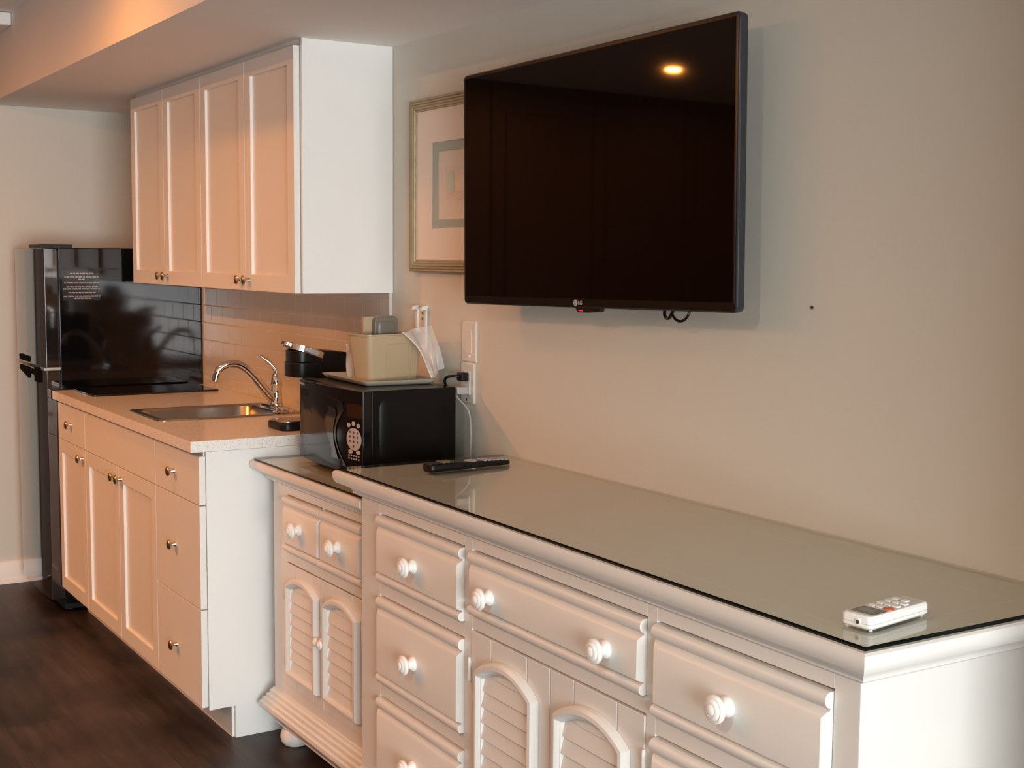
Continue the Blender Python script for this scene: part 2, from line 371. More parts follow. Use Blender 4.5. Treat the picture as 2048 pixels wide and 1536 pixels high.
# ------------------------------------------------------------------ kitchen cabinets
def shaker(x0, x1, z0, z1, yf, t=.019, rail=.052, rec=.009):
    b = MB(); yb = yf+t; i = rail
    O = [(x0,z0),(x1,z0),(x1,z1),(x0,z1)]; I = [(x0+i,z0+i),(x1-i,z0+i),(x1-i,z1-i),(x0+i,z1-i)]
    b.rings([[(x,yb,z) for x,z in O], [(x,yf,z) for x,z in O], [(x,yf,z) for x,z in I], [(x,yf+rec,z) for x,z in I]])
    return b
KN = mesh_of('nickel_knob', MB().lathe([(.0075,0),(.0072,.002),(.0045,.006),(.0042,.013),(.009,.0165),(.0145,.0185),(.0155,.021),(.0135,.0245),(.008,.0268),(0,.0274)], (0,0,0), (0,-1,0)), NICKEL)
def nickel_knob(parent, x, yf, z):
    r = root_of(parent); o = link_obj('knob', KN, parent, Vector((x,yf,z))-BASE[r.name]); return o

WB, WT, DT, CY, DY = 1.345, 2.095, 2.0737, -.3004, -.3217
def wall_cab(name, label, xs, endp):
    x0, x1 = xs[0], xs[2]
    c = thing(name, label, 'cabinet', ((x0+x1)/2, -.15, WB), group='white wall cabinets')
    b = MB().box(x0, x0+.016, CY, -.001, WB, DT).box(x1-.016, x1, CY, -.001, WB, DT).box(x0+.016, x1-.016, CY, -.001, WB, WB+.016).box(x0+.016, x1-.016, CY, -.001, DT-.016, DT).box(x0+.016, x1-.016, -.012, -.001, WB+.016, DT-.016)
    part('carcass', b, CAB, c, bev=.0008)
    part('filler_strip', MB().box(x0, x1-(.018 if endp else 0), CY+.004, CY+.02, DT, WT), CAB, c)
    if endp:
        part('end_panel', MB().box(x1, x1+.012, CY-.0005, -.001, WB, WT).box(x1+.012, x1+.0135, CY-.0005, CY+.022, WB, WT), ENDP, c, bev=.0008)
    for k in (0, 1):
        a, e = xs[k]+.0015, xs[k+1]-.0015
        dd = part('door', shaker(a, e, WB, DT, DY), CAB, c, bev=.0012)
        nickel_knob(dd, (e-.030 if k == 0 else a+.030), DY, WB+.034)
    return c
wall_cab('wall_cabinet', 'white two-door wall cabinet hanging next to the black refrigerator', (-1.6216,-1.2075,-.7910), False)
wall_cab('wall_cabinet', 'white two-door wall cabinet with bare white end panel facing the television', (-.7898,-.3655,.0405), True)

FY, FT, FM, FB = -.6134, .8689, .7229, .1122
def carcass(x0, x1):
    return MB().box(x0, x0+.016, FY+.02, -.002, FB, .88).box(x1-.016, x1, FY+.02, -.002, FB, .88).box(x0+.016, x1-.016, FY+.02, -.002, FB, FB+.016).box(x0+.016, x1-.016, -.012, -.002, FB+.016, .88).box(x0+.016, x1-.016, FY+.021, FY+.035, .85, .88)
def base_cab(name, label, x0, x1):
    c = thing(name, label, 'cabinet', ((x0+x1)/2, -.3, 0), group='white base cabinets')
    part('carcass', carcass(x0, x1), CAB, c, bev=.0008)
    part('toe_kick', MB().box(x0, x1, -.515, -.50, 0, FB), CAB, c)
    return c
def slab(x0, x1, z0, z1): return MB().box(x0+.0015, x1-.0015, FY, FY+.0195, z0, z1)
c = base_cab('base_cabinet', 'narrow white base cabinet with one drawer over one door beside refrigerator', -1.695, -1.2836)
dd = part('drawer', slab(-1.695,-1.2836,FM+.0015,FT), CAB, c, bev=.0012); nickel_knob(dd, -1.487, FY, .797)
dd = part('door', shaker(-1.6935,-1.2851,FB,FM-.0015,FY), CAB, c, bev=.0012); nickel_knob(dd, -1.322, FY, .686)
c = base_cab('sink_cabinet', 'wide white base cabinet with two doors under the sink', -1.2836, -.4164)
part('false_front', slab(-1.2836,-.4164,FM+.0015,FT), CAB, c, bev=.0012)
dd = part('door', shaker(-1.2821,-.8395,FB,FM-.0015,FY), CAB, c, bev=.0012); nickel_knob(dd, -.872, FY, .683)
dd = part('door', shaker(-.8365,-.4179,FB,FM-.0015,FY), CAB, c, bev=.0012); nickel_knob(dd, -.808, FY, .683)
c = base_cab('drawer_cabinet', 'white base cabinet with three plain drawers and bare side panel', -.4164, -.0135)
for z0, z1, kz in ((FM+.0015,FT,.796),(.4120,FM-.0015,.567),(FB,.4090,.250)):
    dd = part('drawer', MB().box(-.4149, .0072, FY, FY+.0195, z0, z1), CAB, c, bev=.0012); nickel_knob(dd, -.222, FY, kz)
part('side_panel', MB().prism([(-.590,.10),(-.508,.10),(-.508,0),(-.002,0),(-.002,.8810),(-.590,.8810)], 'x', -.0134, .0), ENDP, c, bev=.0008)
part('scribe_strip', MB().box(0, .0016, -.590, -.566, .10, .881), ENDP, c)

# countertop with sink cut-out and cooktop
SX0, SX1, SY0, SY1 = -.862, -.492, -.572, -.060
ct = MB(); CX0, CX1 = -1.692, 0.0
hx0, hx1, hy0, hy1 = SX0+.02, SX1-.02, SY0+.02, SY1-.02
def ring2(x0,x1,y0,y1,z): return [(x0,y0,z),(x1,y0,z),(x1,y1,z),(x0,y1,z)]
R = [ring2(hx0,hx1,hy0,hy1,.914), ring2(CX0,CX1,-.635,-.001,.914), ring2(CX0,CX1,-.635,-.001,.8812), ring2(hx0,hx1,hy0,hy1,.8812), ring2(hx0,hx1,hy0,hy1,.914)]
ct.rings(R, cap0=False, cap1=False)
single('countertop', ct, QUARTZ, 'pale speckled stone countertop holding sink and cooktop', 'countertop', (-.85,-.32,.8812), bev=.0015)
single('backsplash', MB().box(-1.700, .038, -.009, -.0005, .9145, WB+.0).box(.038, .046, -.0105, -.0005, .9145, WB), TILE, 'glossy subway tile backsplash between countertop and wall cabinets', 'backsplash', (-.8,-.005,.9145))
single('cooktop', MB().prism(rrect(-1.655,-1.372,-.560,-.056,.012), 'z', .9142, .9215), GLASSB, 'black glass two-burner cooktop set on the counter by the refrigerator', 'cooktop', (-1.51,-.31,.9142), bev=.0015)

sk = thing('sink', 'small stainless steel drop-in sink in the pale countertop', 'sink', (-.677,-.316,.914))
b = MB()
def rr3(x0,x1,y0,y1,r,z): return [(x,y,z) for x,y in rrect(x0,x1,y0,y1,r,6)]
bx0,bx1,by0,by1 = SX0+.030, SX1-.030, SY0+.030, SY1-.085
b.rings([rr3(SX0,SX1,SY0,SY1,.03,.9143), rr3(SX0+.002,SX1-.002,SY0+.002,SY1-.002,.03,.9185), rr3(SX0+.014,SX1-.014,SY0+.014,SY1-.014,.03,.9200),
         rr3(bx0-.004,bx1+.004,by0-.004,by1+.004,.055,.9175), rr3(bx0,bx1,by0,by1,.055,.912), rr3(bx0+.004,bx1-.004,by0+.004,by1-.004,.055,.80), rr3(bx0+.02,bx1-.02,by0+.02,by1-.02,.05,.775)], cap0=False)
part('bowl', b, STEEL, sk, ang=60)
part('drain', MB().lathe([(.042,.7752),(.040,.778),(.025,.777),(.024,.7765),(0,.7765)], (-.677,-.33,0)), CHROME, sk)

fa = thing('faucet', 'chrome single-lever kitchen faucet with arched spout behind the sink', 'faucet', (-.625,-.112,.918))
part('deck_plate', MB().rings([rr3(-.745,-.510,-.138,-.086,.025,.9185), rr3(-.745,-.510,-.138,-.086,.025,.927), rr3(-.735,-.520,-.131,-.093,.020,.933)]), CHROME, fa, ang=50)
part('body', MB().lathe([(.025,.931),(.024,.944),(.0205,.950),(.0195,1.000),(.021,1.004),(.021,1.012),(.017,1.030),(.012,1.044),(.004,1.052),(0,1.053)], (-.622,-.115,0)), CHROME, fa, ang=50)
sp = smoothpath([(-.622,-.128,.955),(-.625,-.160,.992),(-.628,-.205,1.048),(-.632,-.245,1.079),(-.636,-.285,1.083),(-.640,-.315,1.067),(-.641,-.326,1.045)], 6)
part('spout', MB().tube(sp, [.0165-.005*i/len(sp) for i in range(len(sp))], 14), CHROME, fa)
part('aerator', MB().tube([(-.641,-.325,1.050),(-.642,-.330,1.026)], .0135, 16), CHROME, fa)
lv = smoothpath([(-.622,-.112,1.040),(-.626,-.118,1.062),(-.635,-.140,1.088),(-.642,-.166,1.108)], 6)
part('lever', MB().tube(lv, [.011-.0045*i/len(lv) for i in range(len(lv))], 12), CHROME, fa)
st = MB().lathe([(.017,.9205),(.017,.924),(.006,.927),(.005,.938),(.009,.943),(0,.946)], (-.510,-.160,0))
st.tube([(-.510+.016*math.cos(a),-.135+.016*math.sin(a),.9235) for a in [2*PI*k/16 for k in range(17)]], .0022, 6)
single('sink_stopper', st, STEEL, 'small metal sink stopper with pull ring on the sink rim', 'stopper', (-.510,-.16,.9205))

# ------------------------------------------------------------------ coffee maker
cm = thing('coffee_maker', 'slim black single-serve coffee maker with chrome handle behind the microwave', 'coffee maker', (-.145,-.19,.914))
X0, X1 = -.205, -.09
part('base', MB().prism(rrect(X0-.012,X1+.012,-.318,-.075,.03), 'z', .9142, .938), BLACKP, cm, bev=.005, seg=3)
part('drip_tray', MB().prism(rrect(X0,X1,-.312,-.19,.03), 'z', .938, .944), STEEL, cm, bev=.002)
part('column', MB().box(X0+.004, X1-.004, -.20, -.095, .938, 1.09), BLACKP, cm, bev=.006)
part('reservoir', MB().prism([(-.187,1.07),(-.094,1.07),(-.090,1.154),(-.182,1.163)], 'x', X0+.002, X1-.0), BLACKP, cm, bev=.004)
hd = [(x,y) for x,y in rrect(X0,X1,-.268,-.15,.035)]
part('brew_head', MB().rings([[(x,y,1.078) for x,y in hd], [(x,y,1.1245) for x,y in hd]]).rings([[(x*1,y,1.1245) for x,y in rrect(X0+.003,X1-.003,-.265,-.15,.034)], [(x,y,1.158+.10*(-.16-y)*.3) for x,y in rrect(X0+.003,X1-.003,-.265,-.15,.034)]]), BLACKP, cm, bev=.002)
# chrome lid band, tipped up at the front
lid = MB()
ol = rrect(X0-.006, X1+.006, -.118, .002, .040)
il = rrect(X0+.010, X1-.010, -.100, .001, .030)
lid.rings([[(x,y,0) for x,y in ol], [(x,y,.020) for x,y in ol], [(x,y,.022) for x,y in il], [(x,y,.018) for x,y in il]])
lid.prism(rrect(-.168,-.127,-.136,-.11,.012), 'z', .006, .018)
lid.xf(Matrix.Translation((0,-.160,1.131)) @ Matrix.Rotation(math.radians(-19), 4, 'X'))
lo = part('lid', lid, CHROME, cm, bev=.0015, label='tilted chrome lid and handle band')
nib = MB().prism(rrect(-.085,-.035,.005,.0165,.005), 'x', X1+.0055, X1+.0075)
nib.xf(Matrix.Translation((0,-.160,1.131)) @ Matrix.Rotation(math.radians(-19), 4, 'X'))
part('handle_recess', nib, GREYP, lo)

# ------------------------------------------------------------------ painted bedroom furniture
def dresser_drawer(x0, x1, z0, z1, yf):
    """beaded drawer front: half-round beads above and below a raised field"""
    b = MB(); H = z1-z0; yb = yf+.012
    b.box(x0, x1, yf+.007, yb+.012, z0, z1)
    for zc, r in ((z1-.0125,.0122),(z0+.0105,.0102)):
        pts = [(yf+.009, zc-r)] + [(yf+.007-.010*math.cos(a), zc+r*math.sin(a)) for a in [-PI/2+PI*k/10 for k in range(11)]] + [(yf+.009, zc+r)]
        b.prism(pts, 'x', x0, x1)
    p0, p1 = z0+.0235, z1-.0285
    O = [(x0,p0),(x1,p0),(x1,p1),(x0,p1)]; I = [(x0+.009,p0+.003),(x1-.009,p0+.003),(x1-.009,p1-.011),(x0+.009,p1-.011)]
    M_ = [(x0+.003,p0+.001),(x1-.003,p0+.001),(x1-.003,p1-.003),(x0+.003,p1-.003)]
    b.rings([[(x,yf+.008,z) for x,z in O], [(x,yf+.003,z) for x,z in M_], [(x,yf-.003,z) for x,z in I]], cap0=False)
    return b
TK = mesh_of('turned_knob', MB().lathe([(.0165,0),(.0174,.003),(.0155,.007),(.0108,.011),(.0105,.0165),(.0150,.0205),(.0218,.0225),(.0234,.0255),(.0234,.0285),(.0220,.0312),(.0196,.0322),(.0188,.0312),(.0180,.0324),(.0165,.0345),(.0135,.0362),(.0112,.0366),(.0105,.0354),(.0098,.0366),(.0070,.0385),(.0035,.0395),(0,.0397)], (0,0,0), (0,-1,0), 28), KNOBW, ang=55)
SKN = mesh_of('small_turned_knob', MB().lathe([(.0095,0),(.0085,.003),(.0060,.007),(.0060,.010),(.0110,.014),(.0135,.017),(.0125,.021),(.0095,.0235),(.0080,.0232),(.0060,.0255),(0,.0265)], (0,0,0), (0,-1,0), 20), KNOBW, ang=55)
HIN = mesh_of('barrel_hinge', MB().lathe([(.0028,-.026),(.0042,-.022),(.0042,.022),(.0028,.026)], (0,0,0), (0,0,1), 10).box(-.002,.002,-.001,.006,-.021,.021), KNOBW)

def arch(a, zs, rise, z0, d, cx, n=14):
    R_ = (a*a+rise*rise)/(2*rise); zc = zs+rise-R_; aa = a-d; RR = R_-d
    zz = zc+math.sqrt(max(RR*RR-aa*aa, 0)); th = math.asin(aa/RR)
    pts = [(cx-aa, z0+d)]
    pts += [(cx+RR*math.sin(-th+2*th*k/n), zc+RR*math.cos(-th+2*th*k/n)) for k in range(n+1)]
    pts += [(cx+aa, z0+d)]
    return pts
def louver_door(par, x0, x1, z0, z1, yf, cx, a, zs, rise, zb, hinge_left, knob, pitch=.035):
    """planked door with an arched, louvred opening"""
    d = 0.026; inner = arch(a, zs, rise, zb, d, cx)
    top = max(z for x, z in inner)
    b = MB(); yb = yf+.018
    g1, g2 = x0+(x1-x0)*.27, x0+(x1-x0)*.73
    for u0, u1 in ((x0,g1-.0012),(g1+.0012,g2-.0012),(g2+.0012,x1)): b.box(u0, u1, yf, yb, z0, z1)
    door = part('door', b, DRES, par, bev=.0015)
    def lp(dd, y): return [(x,y,z) for x,z in arch(a, zs, rise, zb, dd, cx)]
    m = MB().rings([lp(0,yf-.0005), lp(.0008,yf-.011), lp(.006,yf-.0175), lp(.014,yf-.0185), lp(.019,yf-.015), lp(.0225,yf-.010), lp(.0245,yf-.0095), lp(.0265,yf-.0005)], cap0=False, cap1=False)
    part('arch_moulding', m, DRES, door, ang=30)
    lo_ = MB(); R_ = (a*a+rise*rise)/(2*rise)-d; zc = zs+rise-(a*a+rise*rise)/(2*rise)
    z = zb+d-.006; N = 14
    while z < top-.006:
        R = []
        for k in range(N+1):
            x = cx+(a-d+.001)*(-1+2*k/N); az = zc+math.sqrt(max(R_*R_-(x-cx)**2, 0))+.001
            zt = min(z+pitch+.003, az); zb_ = min(z, az-.0006); f = (zt-zb_)/(pitch+.003)
            R.append([(x,yf-.0008-.0085*f,zb_),(x,yf-.0008-.0070*f,zb_-.0022),(x,yf-.0006,zb_-.0022),(x,yf-.0008,zt)])
        lo_.rings(R); z += pitch
    part('louver_panel', lo_, DRES, door, ang=20)
    for hz in (z0+.085, z1-.085):
        o = link_obj('hinge', HIN, door, Vector(((x0-.0035 if hinge_left else x1+.0035), yf-.0035, hz))-BASE[root_of(par).name])
    o = link_obj('knob', SKN, door, Vector((knob[0], yf-(0 if len(knob) < 3 else knob[2]), knob[1]))-BASE[root_of(par).name])
    return door
def tk(parent, x, y, z): link_obj('knob', TK, parent, Vector((x,y,z))-BASE[root_of(parent).name])
def top_profile(zt, T=.030, B=.024):
    """(overhang, z) of a rounded top edge and the cove moulding beneath, offset from the body"""
    P = [(-.05,zt),(.050-.006,zt),(.050-.001,zt-.003),(.050,zt-.008),(.0505,zt-.014),(.049,zt-.021),(.0455,zt-T+.003),(.043,zt-T)]
    Q = [(.036,zt-T+.0005),(.036,zt-T-.0025),(.0285,zt-T-.0045),(.0215,zt-T-.0085),(.0170,zt-T-.0135),(.0145,zt-T-.0190),(.0145,zt-T-.0225),(.0095,zt-T-.0245),(.0070,zt-T-.0275),(-.002,zt-T-.0285)]
    return P, Q
def bun(x, y, zt=.062): return MB().lathe([(.020,0),(.034,.002),(.044,.014),(.0465,.028),(.042,.044),(.031,.053),(.026,.056),(.028,zt)], (x,y,0), n=28)
BASEPROF = [(-.002,.168),(.004,.166),(.006,.160),(.011,.156),(.0125,.146),(.019,.143),(.0205,.133),(.027,.130),(.029,.121),(.034,.117),(.0355,.106),(.032,.100),(.024,.097),(.020,.088),(.012,.080),(-.004,.058)]

# --- small louvred cabinet under the microwave
sc = thing('louvered_cabinet', 'low white cabinet with two louvered doors under the microwave', 'cabinet', (.40,-.22,0))
bx0, bx1, yf, yb = .080, .725, -.412, -.010
def face_frame(b, cols, x0, x1, z0, z1, yf, t=.018):
    """stiles and rails round the openings; cols = [(left, right, [(bottom, top), ...])]"""
    e = x0
    for (l, r, ops) in cols:
        b.box(e, l-.0015, yf, yf+t, z0, z1); z = z0
        for (a, c) in sorted(ops):
            b.box(l-.0015, r+.0015, yf, yf+t, z, a-.001); z = c+.0042
        b.box(l-.0015, r+.0015, yf, yf+t, z, z1); e = r+.0015
    b.box(e, x1, yf, yf+t, z0, z1); return b
b = MB().box(bx0, bx1, yf+.018, yb, .058, .829)
part('body', face_frame(b, [(.179,.4345,[(.604,.765)]),(.4395,.6945,[(.604,.765)])], bx0, bx1, .571, .829, yf), DRES, sc, bev=.001)
part('face_frame', face_frame(MB(), [(.179,.6945,[(.2018,.5676)])], bx0, bx1, .058, .571, yf), DRES, sc, bev=.001)
P, Q = top_profile(.8475, .026)
w_ = MB().rings([[(bx0-o-.021,yb,z),(bx0-o-.021,yf-o+.004,z),(bx1+min(o,.036),yf-o+.004,z),(bx1+min(o,.036),yb,z)] for o,z in P]).rings([[(bx0-o*1.5-.012,yb,z),(bx0-o*1.5-.012,yf-o+.003,z),(bx1+min(o,.03),yf-o+.003,z),(bx1+min(o,.03),yb,z)] for o,z in Q])
part('top', w_, DRES, sc, ang=30)
part('plinth', MB().rings([[(bx0-o*1.3,yb,z),(bx0-o*1.3,yf-o,z),(bx1+min(o,.006),yf-o,z),(bx1+min(o,.006),yb,z)] for o,z in BASEPROF]), DRES, sc, ang=30)
for x0, x1, kx in ((.179,.4345,.3075),(.4395,.6945,.567)):
    dr = part('drawer', dresser_drawer(x0, x1, .604, .765, -.4245), DRES, sc, bev=.001); tk(dr, kx, -.4275, .6865)
louver_door(sc, .179, .4415, .2018, .5676, -.4150, .310, .108, .5115, .032, .236, True, (.4285,.394))
louver_door(sc, .4445, .6945, .2018, .5676, -.4150, .5715, .108, .5115, .032, .236, False, (.4575,.394))
for x, y in ((.140,-.372),(.675,-.372),(.140,-.06),(.675,-.06)): part('foot', bun(x, y), DRES, sc)
def glass_top(name, label, x0, x1, y0, y1, z0, z1, loc, rz=0, local=False, skew=0):
    g = MB().prism([(x0,y0),(x1,y0),(x1,y1+skew),(x0,y1)], 'z', z0, z1, m=1, mcap=0)
    g.m[2] = 0
    o = link_obj(name, mesh_of(name, g, [PANE, EDGE], (0,0,0) if local else loc, 30), None, loc); o.rotation_euler = (0,0,rz)
    o['label'] = label; o['category'] = 'glass top'; BASE[o.name] = Vector((0,0,0)); return o
glass_top('glass_top', 'clear glass sheet on the low cabinet under the microwave', .012, .752, -.4445, -.012, .8476, .8535, (.38,-.22,.8476))

# --- long dresser, turned a little off the wall
PX, PY, PR = .73, -.49, -.0156
dr0 = thing('dresser', 'long white dresser with seven drawers, louvered doors and glass top', 'dresser', (PX,PY,0), PR, local=True)
def L(x): return x-PX
bx0, bx1, yf, yb = L(.777), L(2.450), .032, .475
H = [(.6697,.8322),(.4191,.6305),(.1680,.3793)]
b = MB().box(bx0, bx1, yf+.018, yb, .058, .900).box(bx1, bx1+.0012, yf, yf+.040, .16, .866)
part('body', b, DRES, dr0, bev=.001)
part('face_frame', face_frame(MB(), [(L(.8834),L(1.3029),H),(L(1.3391),L(1.9524),[(.168,.6585),(.6955,.8322)]),(L(1.9824),L(2.3983),H)], bx0, bx1, .058, .900, yf), DRES, dr0, bev=.001)
P, Q = top_profile(.9195, .031)
ox = .026
w_ = MB().rings([[(bx0-o-ox,.486,z),(bx0-o-ox,yf-o+.004,z),(bx1+o-.001,yf-o+.004,z),(bx1+o-.001,.516,z)] for o,z in P]).rings([[(bx0-o*1.5-.008,yb,z),(bx0-o*1.5-.008,yf-o+.004,z),(bx1+o,yf-o+.004,z),(bx1+o,yb,z)] for o,z in Q])
part('top', w_, DRES, dr0, ang=30)
part('plinth', MB().usweep(bx0, bx1, yf, yb, BASEPROF), DRES, dr0, ang=30)
H = [(.6697,.8322),(.4191,.6305),(.1680,.3793)]
yd = .0195
for (x0,x1,kx) in ((.8834,1.3029,1.0905),(1.9824,2.3983,2.186)):
    for (z0,z1),kz in zip(H,(.7485,.5195,.2705)):
        d_ = part('drawer', dresser_drawer(L(x0), L(x1), z0, z1, yd), DRES, dr0, bev=.001); tk(d_, L(kx), yd-.003, kz)
d_ = part('drawer', dresser_drawer(L(1.3391), L(1.9524), .6955, .8322, yd), DRES, dr0, bev=.001)
tk(d_, L(1.437), yd-.003, .7545); tk(d_, L(1.853), yd-.003, .7545)
louver_door(dr0, L(1.3391), L(1.6459), .168, .6585, .0300, L(1.4905), .118, .583, .040, .215, True, (L(1.630),.41), pitch=.0345)
louver_door(dr0, L(1.6489), L(1.9524), .168, .6585, .0300, L(1.795), .118, .583, .040, .215, False, (L(1.665),.41), pitch=.0345)
for x, y in ((bx0+.06,.08),(bx1-.06,.08),(bx0+.06,.42),(bx1-.06,.42)): part('foot', bun(x, y), DRES, dr0)
glass_top('glass_top', 'clear glass sheet with dark edge on the long dresser', L(.7102), L(2.486), 0, .4855, .9196, .926, (PX,PY,0), PR, True, .030)
# inlaid line round the painted top, seen through the glass
ln = MB()
for y in (.065, .410): ln.box(L(.79), L(2.405), y, y+.0025, .9194, .91955)
for x in (L(.79), L(2.405)): ln.box(x, x+.0025, .065, .4125, .9194, .91955)
part('inlay_line', ln, KNOBW, dr0)
# ------------------------------------------------------------------ microwave
mw = thing('microwave', 'black countertop microwave on the low louvered cabinet', 'microwave', (.34,-.2,.8536))
mx0, mx1, mz0, mz1 = .126, .550, .868, 1.097
part('housing', MB().box(mx0+.004, mx1, -.320, -.058, mz0, mz1), BLACKM, mw, bev=.004)
emb = MB()
emb.rings([[(mx1-.0002,y,z) for y,z in rrect(-.296,-.084,.890,1.078,.028)], [(mx1+.0036,y,z) for y,z in rrect(-.2815,-.0985,.9045,1.0635,.0155)], [(mx1+.0036,y,z) for y,z in rrect(-.262,-.118,.924,1.044,.004)]], cap0=False)
part('side_panel', emb, BLACKM, mw, ang=30)
def bulge(x): t = (x-mx0)/(mx1-mx0); return -.346-.014*math.sin(PI*min(max(t,0),1))
def mwfront(x0, x1, z0, z1, n=12, dy=0, th=None):
    F = []; xs = [x0+(x1-x0)*k/n for k in range(n+1)]
    b = MB(); pts = [(x,bulge(x)+dy) for x in xs] + [(x1,-.319 if th is None else bulge(x1)+dy+th),(x0,-.319 if th is None else bulge(x0)+dy+th)]
    return b.prism(pts, 'z', z0, z1)
part('front_frame', mwfront(mx0, mx1, mz0, mz1), BLACKG, mw, bev=.003, seg=3)
door = MB()
# door leaf with a curved right edge
ol = [(mx0+.018,.884),(.470,.884)]
ol += [(.470-.062*math.sin(PI*k/12)**1, .884+(1.050-.884)*k/12) for k in range(1,12)] + [(.446,1.058),(.420,1.066),(.38,1.071),(.33,1.0745),(.27,1.0765),(.21,1.0765),(mx0+.018,1.0740)]
door.rings([[(x,bulge(x)-.0004,z) for x,z in ol], [(x,bulge(x)-.0025,z) for x,z in ol]])
dl = part('door', door, BLACKG, mw, bev=.0015)
wl = [(.172,.900),(.425,.900)] + [(.425-.030*math.sin(PI*k/8), .900+.140*k/8) for k in range(1,8)] + [(.405,1.040),(.172,1.058)]
part('window', MB().rings([[(x,bulge(x)-.0020,z) for x,z in wl], [(x,bulge(x)-.0034,z) for x,z in wl]]), DOORGL, dl)
cp = mw
def disc(cx, cz, a, b_, d=.0012, n=24, dy=0):
    P_ = [(cx+a*math.cos(2*PI*k/n), cz+b_*math.sin(2*PI*k/n)) for k in range(n)]
    return [[(x,bulge(x)+.0005+dy,z) for x,z in P_], [(x,bulge(x)-d+dy,z) for x,z in P_]]
part('display', MB().rings([[(x,bulge(x)-.0002,z) for x,z in rrect(.470,.546,1.022,1.060,.006)], [(x,bulge(x)-.0012,z) for x,z in rrect(.470,.546,1.022,1.060,.006)]]), AMBER, mw)
kp = part('keypad', MB().rings(disc(.506,.9640,.0375,.0305)), KEYS, mw)
kk = MB()
for i in range(3):
    for j in range(4):
        if j == 3 and i != 1: continue
        x, z = .487+.019*i, .9825-.0125*j; kk.rings(disc(x, z, .0032, .0036, .0006, 8, -.0012))
part('key_print', kk, INK, kp)
for x, z in ((.479,1.0005),(.5036,1.0063),(.528,1.0025)): part('button', MB().rings(disc(x,z,.0075,.0065)), KEYS, mw)
for x, z in ((.488,.9285),(.528,.930)): part('button', MB().rings(disc(x,z,.0105,.006)), KEYS, mw)
dt = MB()
for j in range(2):
    for i in range(5): dt.rings(disc(.480+.0125*i, .9185-.0085*j, .0036, .0026, .0008, 10))
part('key_legend', dt, KEYS, mw)
lettering('maker_name', 'Emerson', .0125, GREYT, mw, Matrix.Translation((.1385,-.3505,1.0835)) @ FRONT)
sl = MB()
for k in range(6): sl.box(.20+.035*k, .222+.035*k, -.30, -.27, mz1-.001, mz1+.0004)
for x in (.16,.51):
    for y in (-.29,-.09): part('foot', MB().lathe([(.012,.8537),(.013,.869)], (x,y,0)), BLACKP, mw)

# tray, bin and contents on the microwave
tr = MB(); tc_ = Matrix.Translation((.283,-.166,1.0972)) @ Matrix.Rotation(math.radians(-3), 4, 'Z')
def tring(hx, hy, r, z): return [tuple(tc_ @ Vector((x,y,z))) for x,y in rrect(-hx,hx,-hy,hy,r,6)]
tr.rings([tring(.148,.098,.012,0), tring(.157,.106,.014,.004), tring(.164,.114,.016,.0125), tring(.1655,.1155,.016,.0145), tring(.163,.113,.016,.0148), tring(.157,.107,.014,.0065), tring(.150,.100,.012,.0050)])
single('serving_tray', tr, TRAYM, 'shallow cream serving tray lying on the microwave', 'tray', (.283,-.166,1.0972), ang=30)
bn = MB(); BM_ = Matrix.Translation((.345,-.172,1.1030)) @ Matrix.Rotation(math.radians(12), 4, 'Z')
def bring(hx, hy, r, z, sx=0): return [tuple(BM_ @ Vector((x+sx,y,z))) for x,y in rrect(-hx,hx,-hy,hy,r,5)]
bn.rings([bring(.036,.086,.012,0), bring(.038,.088,.013,.004), bring(.050,.101,.014,.132), bring(.0545,.1055,.014,.1335), bring(.0545,.1055,.014,.1365), bring(.049,.100,.013,.1360), bring(.0365,.086,.011,.006)])
bino = single('plastic_bin', bn, IVORY, 'tapered ivory plastic bin standing in the cream tray', 'bin', (.345,-.172,1.103), ang=30)
rib = MB()
def onface(y, z): # right-hand face of the bin
    return BM_ @ Vector((.0382+.0118*z/.128+.0008, y, z))
for y0, z0, y1, z1 in ((-.035,.004,-.035,.108),(-.035,.108,.045,.108),(.045,.108,.050,.004),(.055,.004,.062,.130)):
    rib.tube([onface(y0,z0), onface(y1,z1)], .0014, 6)
part('rib', rib, IVORY, bino)
pk = MB(); PM = Matrix.Translation((.345,-.185,1.112)) @ Matrix.Rotation(math.radians(4), 4, 'Y')
pk.prism([(y,z) for y,z in rrect(-.034,.040,0,.178,.016)], 'x', -.006, .012)
pk.rings([[(.012,y,z) for y,z in rrect(-.026,.032,.010,.166,.012)], [(.015,y,z) for y,z in rrect(-.022,.028,.014,.160,.010)]])
pk.xf(PM); single('wrapped_pack', pk, WRAP, 'grey foil-wrapped pack standing upright in the ivory bin', 'pack', (.345,-.185,1.112), bev=.003, seg=3)
cd = MB()
for a, b_ in ((-.022,-.015),(-.013,-.008)): cd.box(a, b_, -.060, .010, 0, .174)
cd.xf(PM); single('card_packet', cd, CARD, 'tan card packets leaning against the foil pack in the bin', 'packet', (.33,-.185,1.112), bev=.001)
